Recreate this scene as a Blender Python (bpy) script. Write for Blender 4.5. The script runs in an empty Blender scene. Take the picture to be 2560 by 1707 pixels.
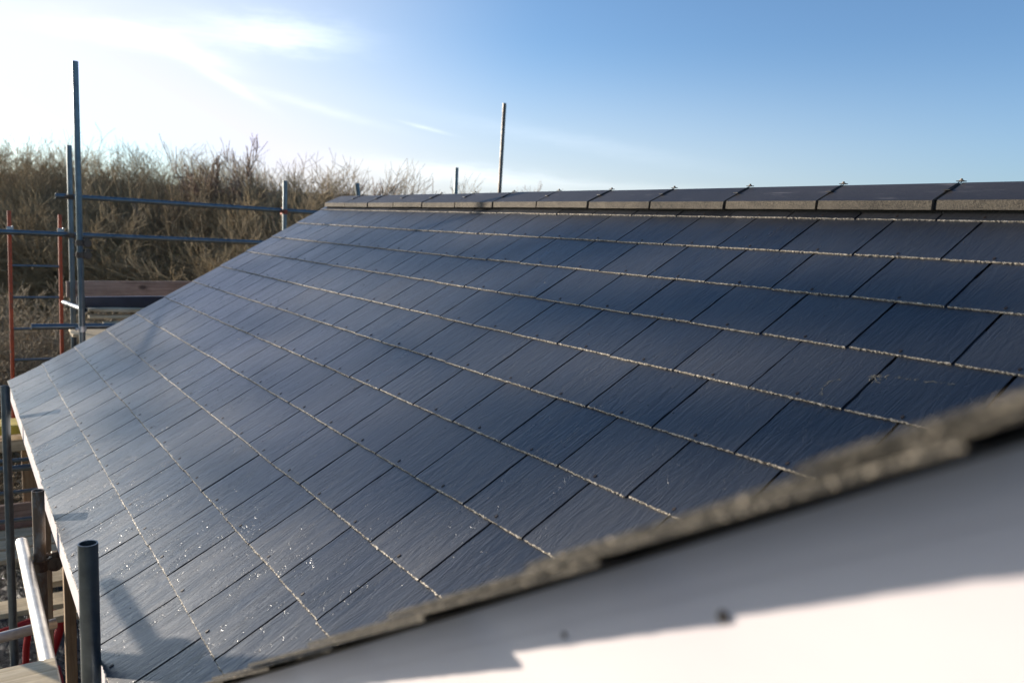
import bpy, math, random
import numpy as np
from mathutils import Vector, Matrix
random.seed(7)
rng = np.random.default_rng(7)
scene = bpy.context.scene
R = math.radians

# ------------------------------------------------------------------ camera
# World: X runs along the eave towards the viewer, Y goes in from the eave to the ridge, Z is up; the eave is z = 0.
CAM = Vector((3.46872, -0.321036, 1.293201))
right = Vector((0.558941, 0.828018, 0.044399))
down = Vector((0.135615, -0.038460, -0.990015))
fwd = Vector((-0.818043, 0.559381, -0.133789))
cam_data = bpy.data.cameras.new("camera")
cam = bpy.data.objects.new("camera", cam_data)
scene.collection.objects.link(cam)
cam.matrix_world = Matrix(((right.x, -down.x, -fwd.x, CAM.x), (right.y, -down.y, -fwd.y, CAM.y),
                           (right.z, -down.z, -fwd.z, CAM.z), (0, 0, 0, 1)))
cam_data.sensor_width = 36
cam_data.lens = 28.992
cam_data.clip_start = 0.02
cam_data.clip_end = 3000
cam_data.dof.use_dof = True
cam_data.dof.focus_distance = 3.1
cam_data.dof.aperture_fstop = 3.4
scene.camera = cam

# ------------------------------------------------------------------ light
SUN_EL = R(10)
sun_h = Vector((-0.868, -0.4965, 0)).normalized()
sun_dir = Vector((sun_h.x * math.cos(SUN_EL), sun_h.y * math.cos(SUN_EL), math.sin(SUN_EL)))
sd = bpy.data.lights.new("sun", 'SUN')
sd.energy = 5.0
sd.angle = R(0.7)
sd.color = (1.0, 0.89, 0.76)
sun = bpy.data.objects.new("sun", sd)
scene.collection.objects.link(sun)
sun.rotation_euler = sun_dir.to_track_quat('Z', 'Y').to_euler()
sun.location = (-10, -6, 6)

world = bpy.data.worlds.new("World")
scene.world = world
world.use_nodes = True


class NT:
    """small helper round a node tree"""
    def __init__(self, tree):
        self.t = tree
        for n in list(tree.nodes):
            tree.nodes.remove(n)

    def n(self, kind, **kw):
        nd = self.t.nodes.new(kind)
        ins = kw.pop('ins', {})
        for k, v in kw.items():
            setattr(nd, k, v)
        for k, v in ins.items():
            self.put(nd.inputs[k], v)
        return nd

    def put(self, sock, v):
        if isinstance(v, bpy.types.NodeSocket):
            self.t.links.new(v, sock)
        else:
            if isinstance(v, (tuple, list)) and len(v) == 3 and len(sock.default_value) == 4:
                v = (*v, 1)
            sock.default_value = v

    def m(self, op, a, b=0.0, c=0.0, clamp=False):
        nd = self.n('ShaderNodeMath', operation=op, use_clamp=clamp)
        for s, v in zip(nd.inputs, (a, b, c)):
            self.put(s, v)
        return nd.outputs[0]

    def mix(self, f, a, b):
        nd = self.n('ShaderNodeMix', data_type='RGBA')
        self.put(nd.inputs[0], f); self.put(nd.inputs[6], a); self.put(nd.inputs[7], b)
        return nd.outputs[2]

    def ramp(self, f, stops):
        nd = self.n('ShaderNodeValToRGB')
        e = nd.color_ramp.elements
        while len(e) < len(stops):
            e.new(0.5)
        for el, (p, c) in zip(e, stops):
            el.position = p
            el.color = (*c, 1) if len(c) == 3 else c
        self.put(nd.inputs[0], f)
        return nd.outputs[0]

    def noise(self, vec, scale, detail=4, rough=0.5, dist=0.0, col=False):
        nd = self.n('ShaderNodeTexNoise', ins={'Scale': scale, 'Detail': detail, 'Roughness': rough, 'Distortion': dist})
        if vec is not None:
            self.put(nd.inputs['Vector'], vec)
        return nd.outputs[1 if col else 0]

    def mapping(self, vec, scale=(1, 1, 1), loc=(0, 0, 0), rot=(0, 0, 0)):
        nd = self.n('ShaderNodeMapping', ins={'Scale': scale, 'Location': loc, 'Rotation': rot})
        self.put(nd.inputs['Vector'], vec)
        return nd.outputs[0]


w = NT(world.node_tree)
sky = w.n('ShaderNodeTexSky', sky_type='NISHITA', sun_disc=False, sun_elevation=SUN_EL,
          sun_rotation=math.atan2(sun_h.x, sun_h.y), altitude=50, air_density=0.75, dust_density=1.3, ozone_density=4.0)
geo = w.n('ShaderNodeTexCoord')
dirv = geo.outputs['Generated']
sep = w.n('ShaderNodeSeparateXYZ', ins={0: dirv})
x_, y_, z_ = sep.outputs
az = w.m('MULTIPLY', w.m('ARCTAN2', y_, w.m('MULTIPLY', x_, -1.0)), 57.2958)
hyp = w.m('SQRT', w.m('ADD', w.m('MULTIPLY', x_, x_), w.m('MULTIPLY', y_, y_)))
el = w.m('MULTIPLY', w.m('ARCTAN2', z_, hyp), 57.2958)
comb = w.n('ShaderNodeCombineXYZ', ins={0: az, 1: el})


def cloud(a0, e0, ra, re_, tilt, amp, soft=1.0):
    """one wisp of cirrus, centred at azimuth a0 and elevation e0 (degrees)"""
    c, s = math.cos(R(tilt)), math.sin(R(tilt))
    wob = w.noise(w.mapping(comb.outputs[0], (0.35, 1.1, 1), rot=(0, 0, -R(tilt))), 1.0, 5, 0.6)
    wob = w.m('MULTIPLY', w.m('SUBTRACT', wob, 0.5), 1.7)
    da = w.m('SUBTRACT', az, a0); de = w.m('SUBTRACT', el, e0)
    u = w.m('DIVIDE', w.m('ADD', w.m('MULTIPLY', da, c), w.m('MULTIPLY', de, s)), ra)
    v = w.m('DIVIDE', w.m('SUBTRACT', w.m('MULTIPLY', de, c), w.m('MULTIPLY', da, s)), re_)
    v = w.m('ADD', v, wob)
    q = w.m('ADD', w.m('MULTIPLY', u, u), w.m('MULTIPLY', v, v))
    g = w.m('EXPONENT', w.m('MULTIPLY', q, -soft))
    streak = w.noise(w.mapping(comb.outputs[0], (0.5, 5.0, 1), rot=(0, 0, -R(tilt))), 1.0, 6, 0.6)
    st = w.m('ADD', w.m('MULTIPLY', streak, 1.3), 0.25, clamp=True)
    return w.m('MULTIPLY', w.m('MULTIPLY', g, st), amp)


parts = [cloud(9.3, 10.7, 4.4, 0.75, 1, 0.25, 1.3), cloud(18.3, 11.6, 4.8, 1.05, 1, 0.36, 1.2),
         cloud(13.0, 9.9, 2.6, 0.5, -12, 0.22), cloud(15.0, 8.5, 2.3, 0.28, -27, 0.22), cloud(20.5, 7.4, 4.5, 0.3, -12, 0.10),
         cloud(27.9, 6.5, 1.35, 0.1, -11, 0.2), cloud(30.5, 3.6, 7.0, 0.6, -3, 0.25), cloud(42, 3.2, 7.0, 0.3, 0, 0.08),
         cloud(37, 6.2, 9.0, 0.5, -8, 0.06), cloud(-60, 9, 30, 2.5, 0, 0.4), cloud(-140, 14, 25, 2.5, 0, 0.5)]
tot = parts[0]
for q_ in parts[1:]:
    tot = w.m('ADD', tot, q_)
tot = w.m('MINIMUM', tot, 0.85)
skycol = sky.outputs[0]
tn_ = w.n('ShaderNodeMix', data_type='RGBA', blend_type='MULTIPLY')
w.put(tn_.inputs[0], 1.0); w.put(tn_.inputs[6], skycol); w.put(tn_.inputs[7], (0.965, 1.0, 0.945, 1))
tint = tn_.outputs[2]
hs = w.n('ShaderNodeHueSaturation', ins={'Value': 0.9, 'Color': tint})
satm = w.n('ShaderNodeMapRange', ins={'Value': el, 'From Min': 12.0, 'From Max': 34.0, 'To Min': 0.92, 'To Max': 1.0})
w.put(hs.inputs['Saturation'], satm.outputs[0])
cloudcol = w.n('ShaderNodeMix', data_type='RGBA', blend_type='ADD')
w.put(cloudcol.inputs[0], 1.0)
w.put(cloudcol.inputs[6], hs.outputs[0])
w.put(cloudcol.inputs[7], (4.2, 3.9, 3.7, 1))
dots = w.m('ADD', w.m('ADD', w.m('MULTIPLY', x_, sun_dir.x), w.m('MULTIPLY', y_, sun_dir.y)), w.m('MULTIPLY', z_, sun_dir.z))
def sstep(v, a_, b_):
    n_ = w.n('ShaderNodeMapRange', interpolation_type='SMOOTHSTEP', ins={'Value': v, 'From Min': a_, 'From Max': b_, 'To Min': 0.0, 'To Max': 1.0})
    return n_.outputs[0]
# pale winter haze: thickest round the sun and low down
hz = w.m('MULTIPLY', w.m('MULTIPLY', sstep(dots, 0.42, 0.92), 0.85), w.m('SUBTRACT', 1.0, sstep(el, 9.0, 30.0)))
low = w.m('MULTIPLY', w.m('SUBTRACT', 1.0, sstep(el, 0.0, 13.0)), w.m('ADD', w.m('MULTIPLY', sstep(dots, -0.35, 0.75), 0.62), 0.10))
hz = w.m('MINIMUM', w.m('ADD', hz, low), 0.93)
lite = w.n('ShaderNodeMix', data_type='RGBA', blend_type='LIGHTEN')
w.put(lite.inputs[0], 1.0); w.put(lite.inputs[6], hs.outputs[0]); w.put(lite.inputs[7], (3.55, 3.5, 3.55, 1))
hazed = w.mix(hz, hs.outputs[0], lite.outputs[2])
w.put(cloudcol.inputs[6], hazed)
final = w.mix(tot, hazed, cloudcol.outputs[2])
bg = w.n('ShaderNodeBackground', ins={'Color': final, 'Strength': 0.15})
wo = w.n('ShaderNodeOutputWorld')
w.t.links.new(bg.outputs[0], wo.inputs[0])

scene.view_settings.view_transform = 'Standard'
scene.view_settings.look = 'None'
scene.view_settings.gamma = 1
scene.view_settings.exposure = 0.9
scene.cycles.use_denoising = True
scene.cycles.max_bounces = 6

# ------------------------------------------------------------------ materials


def material(name):
    m = bpy.data.materials.new(name)
    m.use_nodes = True
    t = NT(m.node_tree)
    out = t.n('ShaderNodeOutputMaterial')
    b = t.n('ShaderNodeBsdfPrincipled')
    t.t.links.new(b.outputs[0], out.inputs[0])
    return m, t, b


def bump(t, b, h, dist, strength=1.0, prev=None):
    bp = t.n('ShaderNodeBump', ins={'Height': h, 'Distance': dist, 'Strength': strength})
    if prev is not None:
        t.put(bp.inputs['Normal'], prev)
    t.put(b.inputs['Normal'], bp.outputs[0])
    return bp.outputs[0]


def m_slate():
    m, t, b = material("slate")
    uv = t.n('ShaderNodeUVMap', uv_map='uv').outputs[0]
    att = t.n('ShaderNodeAttribute', attribute_name='tone').outputs['Fac']
    riv = t.noise(t.mapping(uv, (40, 6.5, 1)), 1.0, 5, 0.6, 1.9)
    riv2 = t.noise(t.mapping(uv, (16, 3.2, 1)), 1.0, 3, 0.5, 1.0)
    # short curved rip lines in the riven face
    ln = t.noise(t.mapping(uv, (27, 6.5, 1), loc=(3, 7, 0)), 1.0, 2, 0.5, 1.9)
    rip = t.m('ABSOLUTE', t.m('SUBTRACT', ln, 0.52))
    rip = t.ramp(rip, [(0.0, (0, 0, 0)), (0.018, (1, 1, 1))])
    msk = t.ramp(t.noise(t.mapping(uv, (9, 5, 1), loc=(1, 2, 0)), 1.0, 2), [(0.46, (0, 0, 0)), (0.58, (1, 1, 1))])
    rip = t.m('MAXIMUM', rip, t.m('SUBTRACT', 1.0, msk))
    grit = t.noise(uv, 900, 2, 0.6)
    base = t.mix(att, (0.015, 0.017, 0.022, 1), (0.039, 0.040, 0.044, 1))
    blot = t.noise(t.mapping(uv, (6, 4, 1)), 1.0, 4, 0.6)
    base = t.mix(t.ramp(blot, [(0.42, (0, 0, 0)), (0.7, (0.55, 0.55, 0.55))]), base, (0.040, 0.041, 0.044, 1))
    t.put(b.inputs['Base Color'], base)
    rg = t.m('ADD', t.m('MULTIPLY', riv2, 0.20), t.m('ADD', 0.205, t.m('MULTIPLY', att, 0.08)))
    t.put(b.inputs['Roughness'], rg)
    b.inputs['Specular IOR Level'].default_value = 0.85
    h = t.m('ADD', t.m('MULTIPLY', riv, 0.85), t.m('ADD', t.m('MULTIPLY', rip, 0.24), t.m('MULTIPLY', grit, 0.03)))
    bump(t, b, h, 0.0036, 0.9)
    return m


def m_gritty(name, c1, c2, scale=350, rough=0.85, dist=0.003, streak=None):
    m, t, b = material(name)
    co = t.n('ShaderNodeTexCoord').outputs['Object']
    a = t.noise(co, scale, 3, 0.7)
    d = t.noise(co, scale * 0.07, 3, 0.6)
    f = t.ramp(t.m('ADD', t.m('MULTIPLY', a, 0.75), t.m('MULTIPLY', d, 0.25)), [(0.36, c1), (0.62, c2)])
    if streak:
        s = t.noise(t.mapping(co, (6, 60, 60)), 1.0, 4, 0.6)
        f = t.mix(t.ramp(s, [(0.62, (0, 0, 0)), (0.72, (0.6, 0.6, 0.6))]), f, (*streak, 1))
    t.put(b.inputs['Base Color'], f)
    b.inputs['Roughness'].default_value = rough
    bump(t, b, a, dist, 0.9)
    return m


def m_edge(dark=False):
    """broken, dressed edge of a slate: dark grit with pale flakes that catch the sun"""
    m, t, b = material("slate_edge")
    co = t.n('ShaderNodeTexCoord').outputs['Object']
    a = t.noise(co, 340, 3, 0.65)
    d = t.noise(co, 210 if dark else 130, 3, 0.6)
    f = t.m('ADD', t.m('MULTIPLY', a, 0.55), t.m('MULTIPLY', d, 0.45))
    t.put(b.inputs['Base Color'], t.ramp(f, [(0.38, (0.018, 0.016, 0.013)), (0.50, (0.24, 0.205, 0.155)), (0.61, (0.60, 0.52, 0.40))]))
    if dark:
        t.put(b.inputs['Base Color'], t.ramp(f, [(0.36, (0.010, 0.009, 0.008)), (0.54, (0.062, 0.055, 0.042)), (0.64, (0.38, 0.32, 0.24))]))
    t.put(b.inputs['Roughness'], t.ramp(f, [(0.5, (0.8, 0.8, 0.8)), (0.62, (0.42, 0.42, 0.42))]))
    b.inputs['Specular IOR Level'].default_value = 0.25 if dark else 0.5
    bump(t, b, f, 0.0035, 0.9)
    return m


def m_steel(name, base=(0.18, 0.21, 0.222), rust=0.0, metal=0.8, rough=0.34):
    m, t, b = material(name)
    co = t.n('ShaderNodeTexCoord').outputs['Object']
    a = t.noise(co, 14, 5, 0.65)
    fine = t.noise(co, 160, 3, 0.6)
    col = t.ramp(a, [(0.3, tuple(c * 0.62 for c in base)), (0.7, base)])
    if rust > 0:
        r = t.noise(t.mapping(co, (1, 1, 0.45)), 22, 6, 0.7)
        msk = t.ramp(r, [(0.62 - rust, (0, 0, 0)), (0.68 - rust * 0.8, (1, 1, 1))])
        col = t.mix(msk, col, (0.13, 0.085, 0.05, 1))
        t.put(b.inputs['Metallic'], t.m('MULTIPLY', t.m('SUBTRACT', 1.0, msk), metal))
    else:
        b.inputs['Metallic'].default_value = metal
    t.put(b.inputs['Base Color'], col)
    t.put(b.inputs['Roughness'], t.m('ADD', t.m('MULTIPLY', fine, 0.25), rough - 0.1))
    bump(t, b, fine, 0.0006, 0.6)
    return m


def m_wood(name, c1, c2, axis=0, knots=True, rough=0.75):
    m, t, b = material(name)
    co = t.n('ShaderNodeTexCoord').outputs['Object']
    sc = [30, 30, 30]; sc[axis] = 1.6
    g = t.noise(t.mapping(co, tuple(sc)), 1.0, 5, 0.65, 1.5)
    fine = t.noise(t.mapping(co, tuple(s * 6 for s in sc)), 1.0, 3, 0.6)
    dirt = t.noise(co, 5, 4, 0.6)
    col = t.ramp(g, [(0.32, c1), (0.62, c2)])
    col = t.mix(t.ramp(dirt, [(0.45, (0, 0, 0)), (0.75, (0.6, 0.6, 0.6))]), col, tuple(c * 0.5 for c in c1) + (1,))
    if knots:
        sk = [4.5, 4.5, 4.5]; sk[axis] = 2.6
        vo = t.n('ShaderNodeTexVoronoi', ins={'Scale': 1.0})
        t.put(vo.inputs['Vector'], t.mapping(co, tuple(sk), loc=(0.3, 0.3, 0.3)))
        k = t.ramp(vo.outputs['Distance'], [(0.06, (1, 1, 1)), (0.14, (0, 0, 0))])
        col = t.mix(t.m('MULTIPLY', k, 0.8), col, (0.035, 0.018, 0.01, 1))
    t.put(b.inputs['Base Color'], col)
    b.inputs['Roughness'].default_value = rough
    bump(t, b, t.m('ADD', g, t.m('MULTIPLY', fine, 0.4)), 0.002, 0.8)
    return m


def m_plain(name, col, rough=0.6, var=0.15, scale=8, metal=0.0, bmp=0.0005, spec=0.5):
    m, t, b = material(name)
    co = t.n('ShaderNodeTexCoord').outputs['Object']
    a = t.noise(co, scale, 5, 0.6)
    t.put(b.inputs['Base Color'], t.ramp(a, [(0.3, tuple(c * (1 - var) for c in col)), (0.7, tuple(min(1, c * (1 + var)) for c in col))]))
    b.inputs['Roughness'].default_value = rough
    b.inputs['Metallic'].default_value = metal
    b.inputs['Specular IOR Level'].default_value = spec
    bump(t, b, t.noise(co, scale * 20, 3), bmp, 0.6)
    return m


def m_white():
    m, t, b = material("white_board")
    co = t.n('ShaderNodeTexCoord').outputs['Object']
    a = t.noise(t.mapping(co, (1.5, 4, 4)), 1.0, 4, 0.6)
    col = t.ramp(a, [(0.35, (0.63, 0.575, 0.575)), (0.65, (0.71, 0.655, 0.64))])
    sp = t.noise(co, 9, 2, 0.5)
    col = t.mix(t.ramp(sp, [(0.72, (0, 0, 0)), (0.76, (0.8, 0.8, 0.8))]), col, (0.2, 0.15, 0.12, 1))
    t.put(b.inputs['Base Color'], col)
    b.inputs['Roughness'].default_value = 0.45
    bump(t, b, a, 0.001, 0.4)
    return m


SLATE = m_slate()
SLATE_EDGE = m_edge()
VERGE_EDGE = m_edge(True)
RIVET = m_plain("copper_rivet", (0.03, 0.02, 0.015), 0.6, 0.3)
RIDGE_TOP = m_gritty("ridge_face", (0.026, 0.023, 0.023), (0.044, 0.039, 0.038), 120, 0.5, 0.0006, streak=(0.22, 0.2, 0.19))
RIDGE_EDGE = m_gritty("ridge_edge", (0.035, 0.029, 0.022), (0.17, 0.14, 0.10), 220, 0.9, 0.004)
BLACK = m_plain("black_plastic", (0.012, 0.012, 0.012), 0.5, 0.2)
GALV = m_steel("galvanised_steel")
GALV_BRIGHT = m_steel("bright_steel", (0.62, 0.60, 0.56), 0, 0.75, 0.42)
GALV_RUST = m_steel("rusty_steel", (0.24, 0.22, 0.19), 0.16, 0.6, 0.5)
RUST = m_steel("rusted_fitting", (0.10, 0.055, 0.035), 0.2, 0.4, 0.6)
RED = m_steel("red_paint", (0.60, 0.10, 0.03), 0.03, 0.0, 0.45)
WOOD_X = m_wood("scaffold_board", (0.38, 0.28, 0.17), (0.62, 0.50, 0.33), 0)
WOOD_Y = m_wood("sawn_board", (0.42, 0.31, 0.17), (0.68, 0.55, 0.35), 1)
WOOD_BROWN = m_wood("weathered_board", (0.22, 0.135, 0.095), (0.40, 0.27, 0.20), 1)
WOOD_Z = m_wood("timber_post", (0.20, 0.12, 0.06), (0.36, 0.24, 0.13), 2)
WHITE = m_white()
YELLOW = m_plain("yellow_plastic", (0.72, 0.50, 0.06), 0.45, 0.2)
RED_PLASTIC = m_plain("red_plastic", (0.50, 0.02, 0.02), 0.38, 0.15)
NAVY = m_plain("dark_plastic", (0.02, 0.028, 0.045), 0.3, 0.2)
BRICK_WALL = m_plain("timber_frame_wall", (0.07, 0.05, 0.045), 0.85, 0.35, 6)


def m_ground():
    m, t, b = material("ground")
    co = t.n('ShaderNodeTexCoord').outputs['Object']
    a = t.noise(co, 0.5, 6, 0.6)
    f = t.noise(co, 9, 6, 0.7)
    col = t.ramp(t.m('ADD', t.m('MULTIPLY', a, 0.6), t.m('MULTIPLY', f, 0.4)),
                 [(0.36, (0.035, 0.035, 0.02)), (0.5, (0.07, 0.062, 0.035)), (0.66, (0.11, 0.09, 0.055))])
    t.put(b.inputs['Base Color'], col)
    b.inputs['Roughness'].default_value = 0.9
    bump(t, b, f, 0.06, 0.8)
    return m


def m_wet():
    m, t, b = material("wet_mud")
    co = t.n('ShaderNodeTexCoord').outputs['Object']
    a = t.noise(t.mapping(co, (3.0, 5.0, 1)), 1.6, 6, 0.65, 1.0)
    col = t.ramp(a, [(0.35, (0.03, 0.028, 0.026)), (0.65, (0.10, 0.092, 0.085))])
    t.put(b.inputs['Base Color'], col)
    t.put(b.inputs['Roughness'], t.ramp(a, [(0.4, (0.12, 0.12, 0.12)), (0.6, (0.6, 0.6, 0.6))]))
    bump(t, b, a, 0.08, 0.8)
    return m


def m_bark(name, c1, c2):
    m, t, b = material(name)
    att = t.n('ShaderNodeAttribute', attribute_name='tone').outputs['Fac']
    co = t.n('ShaderNodeTexCoord').outputs['Object']
    a = t.noise(co, 3, 3, 0.6)
    t.put(b.inputs['Base Color'], t.ramp(t.m('ADD', t.m('MULTIPLY', a, 0.4), t.m('MULTIPLY', att, 0.6)), [(0.2, c1), (0.8, c2)]))
    b.inputs['Roughness'].default_value = 0.8
    b.inputs['Specular IOR Level'].default_value = 0.25
    return m


BARK = m_bark("twig_bark", (0.15, 0.108, 0.06), (0.54, 0.41, 0.23))
BARK_RED = m_bark("reddish_twigs", (0.14, 0.095, 0.07), (0.40, 0.29, 0.21))
BRAMBLE = m_bark("dry_bramble", (0.16, 0.125, 0.075), (0.46, 0.36, 0.23))
LEAF = m_bark("winter_leaf", (0.14, 0.13, 0.03), (0.52, 0.43, 0.13))
HILL = m_plain("hillside", (0.022, 0.018, 0.015), 1.0, 0.3, 0.05)

# ------------------------------------------------------------------ mesh helpers


def link(o, parent=None):
    scene.collection.objects.link(o)
    if parent is not None:
        o.parent = parent
    return o


def tag(o, label=None, cat=None, group=None, kind=None):
    for k, v in (('label', label), ('category', cat), ('group', group), ('kind', kind)):
        if v:
            o[k] = v
    return o


def empty(name, loc=(0, 0, 0)):
    o = bpy.data.objects.new(name, None)
    o.location = loc
    o.empty_display_size = 0.1
    return link(o)


class MB:
    """collects vertices and faces and links them as one mesh object"""
    def __init__(self):
        self.v = []; self.f = []; self.mi = []; self.sm = []

    def add(self, vs, fs, mi=0, smooth=False):
        k = len(self.v)
        self.v += [tuple(p) for p in vs]
        self.f += [tuple(i + k for i in f) for f in fs]
        self.mi += [mi] * len(fs)
        self.sm += [smooth] * len(fs)

    def box(self, lo, hi, mi=0, M=None, bev=0.0):
        if bev > 0:
            bevbox(self, lo, hi, mi, M, bev)
            return
        x0, y0, z0 = lo; x1, y1, z1 = hi
        vs = [(x0, y0, z0), (x1, y0, z0), (x1, y1, z0), (x0, y1, z0), (x0, y0, z1), (x1, y0, z1), (x1, y1, z1), (x0, y1, z1)]
        if M is not None:
            vs = [M @ Vector(p) for p in vs]
        self.add(vs, [(0, 3, 2, 1), (4, 5, 6, 7), (0, 1, 5, 4), (1, 2, 6, 5), (2, 3, 7, 6), (3, 0, 4, 7)], mi)

    def tube(self, p0, p1, r, seg=20, mi=0, wall=0.0, r1=None, caps=True):
        p0 = Vector(p0); p1 = Vector(p1); d = (p1 - p0).normalized()
        a = d.orthogonal().normalized(); b = d.cross(a)
        r1 = r if r1 is None else r1
        ring = lambda c, rr: [c + (a * math.cos(2 * math.pi * i / seg) + b * math.sin(2 * math.pi * i / seg)) * rr for i in range(seg)]
        vs = ring(p0, r) + ring(p1, r1)
        self.add(vs, [(i, (i + 1) % seg, seg + (i + 1) % seg, seg + i) for i in range(seg)], mi, True)
        if wall > 0:
            for c, s, rr in ((p0, 1, r), (p1, -1, r1)):
                vs = ring(c, rr) + ring(c, rr - wall) + ring(c + d * s * 0.12, rr - wall)
                f1 = [(i, (i + 1) % seg, seg + (i + 1) % seg, seg + i) for i in range(seg)]
                f2 = [(seg + i, seg + (i + 1) % seg, 2 * seg + (i + 1) % seg, 2 * seg + i) for i in range(seg)]
                f3 = [tuple(2 * seg + i for i in range(seg))]
                if s > 0:
                    f1 = [f[::-1] for f in f1]; f2 = [f[::-1] for f in f2]
                else:
                    f3 = [f[::-1] for f in f3]
                self.add(vs, f1 + f2 + f3, mi, False)
        elif caps:
            self.add(ring(p0, r), [tuple(range(seg))[::-1]], mi)
            self.add(ring(p1, r1), [tuple(range(seg))], mi)

    def build(self, name, mats, parent=None, loc=None):
        me = bpy.data.meshes.new(name)
        vs = self.v
        if loc is not None:
            vs = [(p[0] - loc[0], p[1] - loc[1], p[2] - loc[2]) for p in vs]
        me.from_pydata(vs, [], self.f)
        for m in (mats if isinstance(mats, (list, tuple)) else [mats]):
            me.materials.append(m)
        me.polygons.foreach_set('material_index', self.mi)
        me.polygons.foreach_set('use_smooth', self.sm)
        me.update()
        o = bpy.data.objects.new(name, me)
        if loc is not None:
            o.location = loc
        return link(o, parent)


def bevbox(mb, lo, hi, mi, M, bev):
    """box with chamfered edges"""
    cx = [(lo[i] + hi[i]) / 2 for i in range(3)]
    hx = [(hi[i] - lo[i]) / 2 for i in range(3)]
    vs = []; idx = {}
    for sx in (-1, 1):
        for sy in (-1, 1):
            for sz in (-1, 1):
                for ax in range(3):
                    s = (sx, sy, sz)
                    p = [cx[i] + s[i] * (hx[i] - (0 if i == ax else bev)) for i in range(3)]
                    idx[(s, ax)] = len(vs)
                    vs.append(Vector(p))
    fs = []
    for ax in range(3):
        o = [i for i in range(3) if i != ax]
        for s in (-1, 1):
            q = []
            for a, b in ((-1, -1), (1, -1), (1, 1), (-1, 1)):
                k = [0, 0, 0]; k[ax] = s; k[o[0]] = a; k[o[1]] = b
                q.append(idx[(tuple(k), ax)])
            fs.append(q)
    for ax in range(3):   # edges along ax
        o = [i for i in range(3) if i != ax]
        for a in (-1, 1):
            for b in (-1, 1):
                k0 = [0, 0, 0]; k0[ax] = -1; k0[o[0]] = a; k0[o[1]] = b
                k1 = list(k0); k1[ax] = 1
                fs.append([idx[(tuple(k0), o[0])], idx[(tuple(k1), o[0])], idx[(tuple(k1), o[1])], idx[(tuple(k0), o[1])]])
    for sx in (-1, 1):
        for sy in (-1, 1):
            for sz in (-1, 1):
                fs.append([idx[((sx, sy, sz), a)] for a in range(3)])
    c = Vector(cx); out = []
    for f in fs:
        ctr = sum((vs[i] for i in f), Vector()) / len(f)
        nrm = (vs[f[1]] - vs[f[0]]).cross(vs[f[2]] - vs[f[0]])
        out.append(tuple(f) if nrm.dot(ctr - c) > 0 else tuple(f[::-1]))
    if M is not None:
        vs = [M @ v for v in vs]
    mb.add(vs, out, mi)


def numpy_mesh(name, V, F, mats, mi=None, tone=None, uv=None, smooth=False, parent=None):
    """V (n,3), F (m,k) all faces of k corners"""
    me = bpy.data.meshes.new(name)
    n, (m, k) = len(V), F.shape
    me.vertices.add(n); me.vertices.foreach_set('co', V.astype(np.float32).ravel())
    me.loops.add(m * k); me.loops.foreach_set('vertex_index', F.astype(np.int32).ravel())
    me.polygons.add(m); me.polygons.foreach_set('loop_start', np.arange(0, m * k, k, dtype=np.int32))
    me.polygons.foreach_set('loop_total', np.full(m, k, dtype=np.int32))
    for q in mats:
        me.materials.append(q)
    if mi is not None:
        me.polygons.foreach_set('material_index', mi.astype(np.int32))
    if smooth is not False:
        sm = np.full(m, True) if smooth is True else smooth
        me.polygons.foreach_set('use_smooth', sm)
    me.update(calc_edges=True)
    if tone is not None:
        a = me.attributes.new('tone', 'FLOAT', 'FACE')
        a.data.foreach_set('value', tone.astype(np.float32))
    if uv is not None:
        u = me.uv_layers.new(name='uv')
        u.data.foreach_set('uv', uv.astype(np.float32).ravel())
    o = bpy.data.objects.new(name, me)
    return link(o, parent)


# ------------------------------------------------------------------ slates
W, G, T = 0.30, 0.252894, 0.0056
SAG = (-0.29267, -0.23465, -0.07113, -0.31181, 0.25967, 0.10797)


def sag(U, V):
    a = (U + 8) / 30; b = V / 11
    z = SAG[0] * a * (1 - a) + SAG[1] * b * (1 - b) + SAG[2] * a * b * (1 - b) + SAG[3] * b * (1 - b) * (1 - 2 * b) \
        + SAG[4] * a * (1 - a) * (1 - b) + SAG[5] * np.exp(-V / 0.7)
    return z * 0.1


def smooth_noise(n, m, amp, k=4):
    """random surface n x m, smoothed"""
    z = rng.normal(size=(n + k, m + k))
    for _ in range(2):
        z = (z[:-1] + z[1:]) / 2; z = (z[:, :-1] + z[:, 1:]) / 2
    z = z[:n, :m]
    return amp * z / (z.std() + 1e-9)


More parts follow.
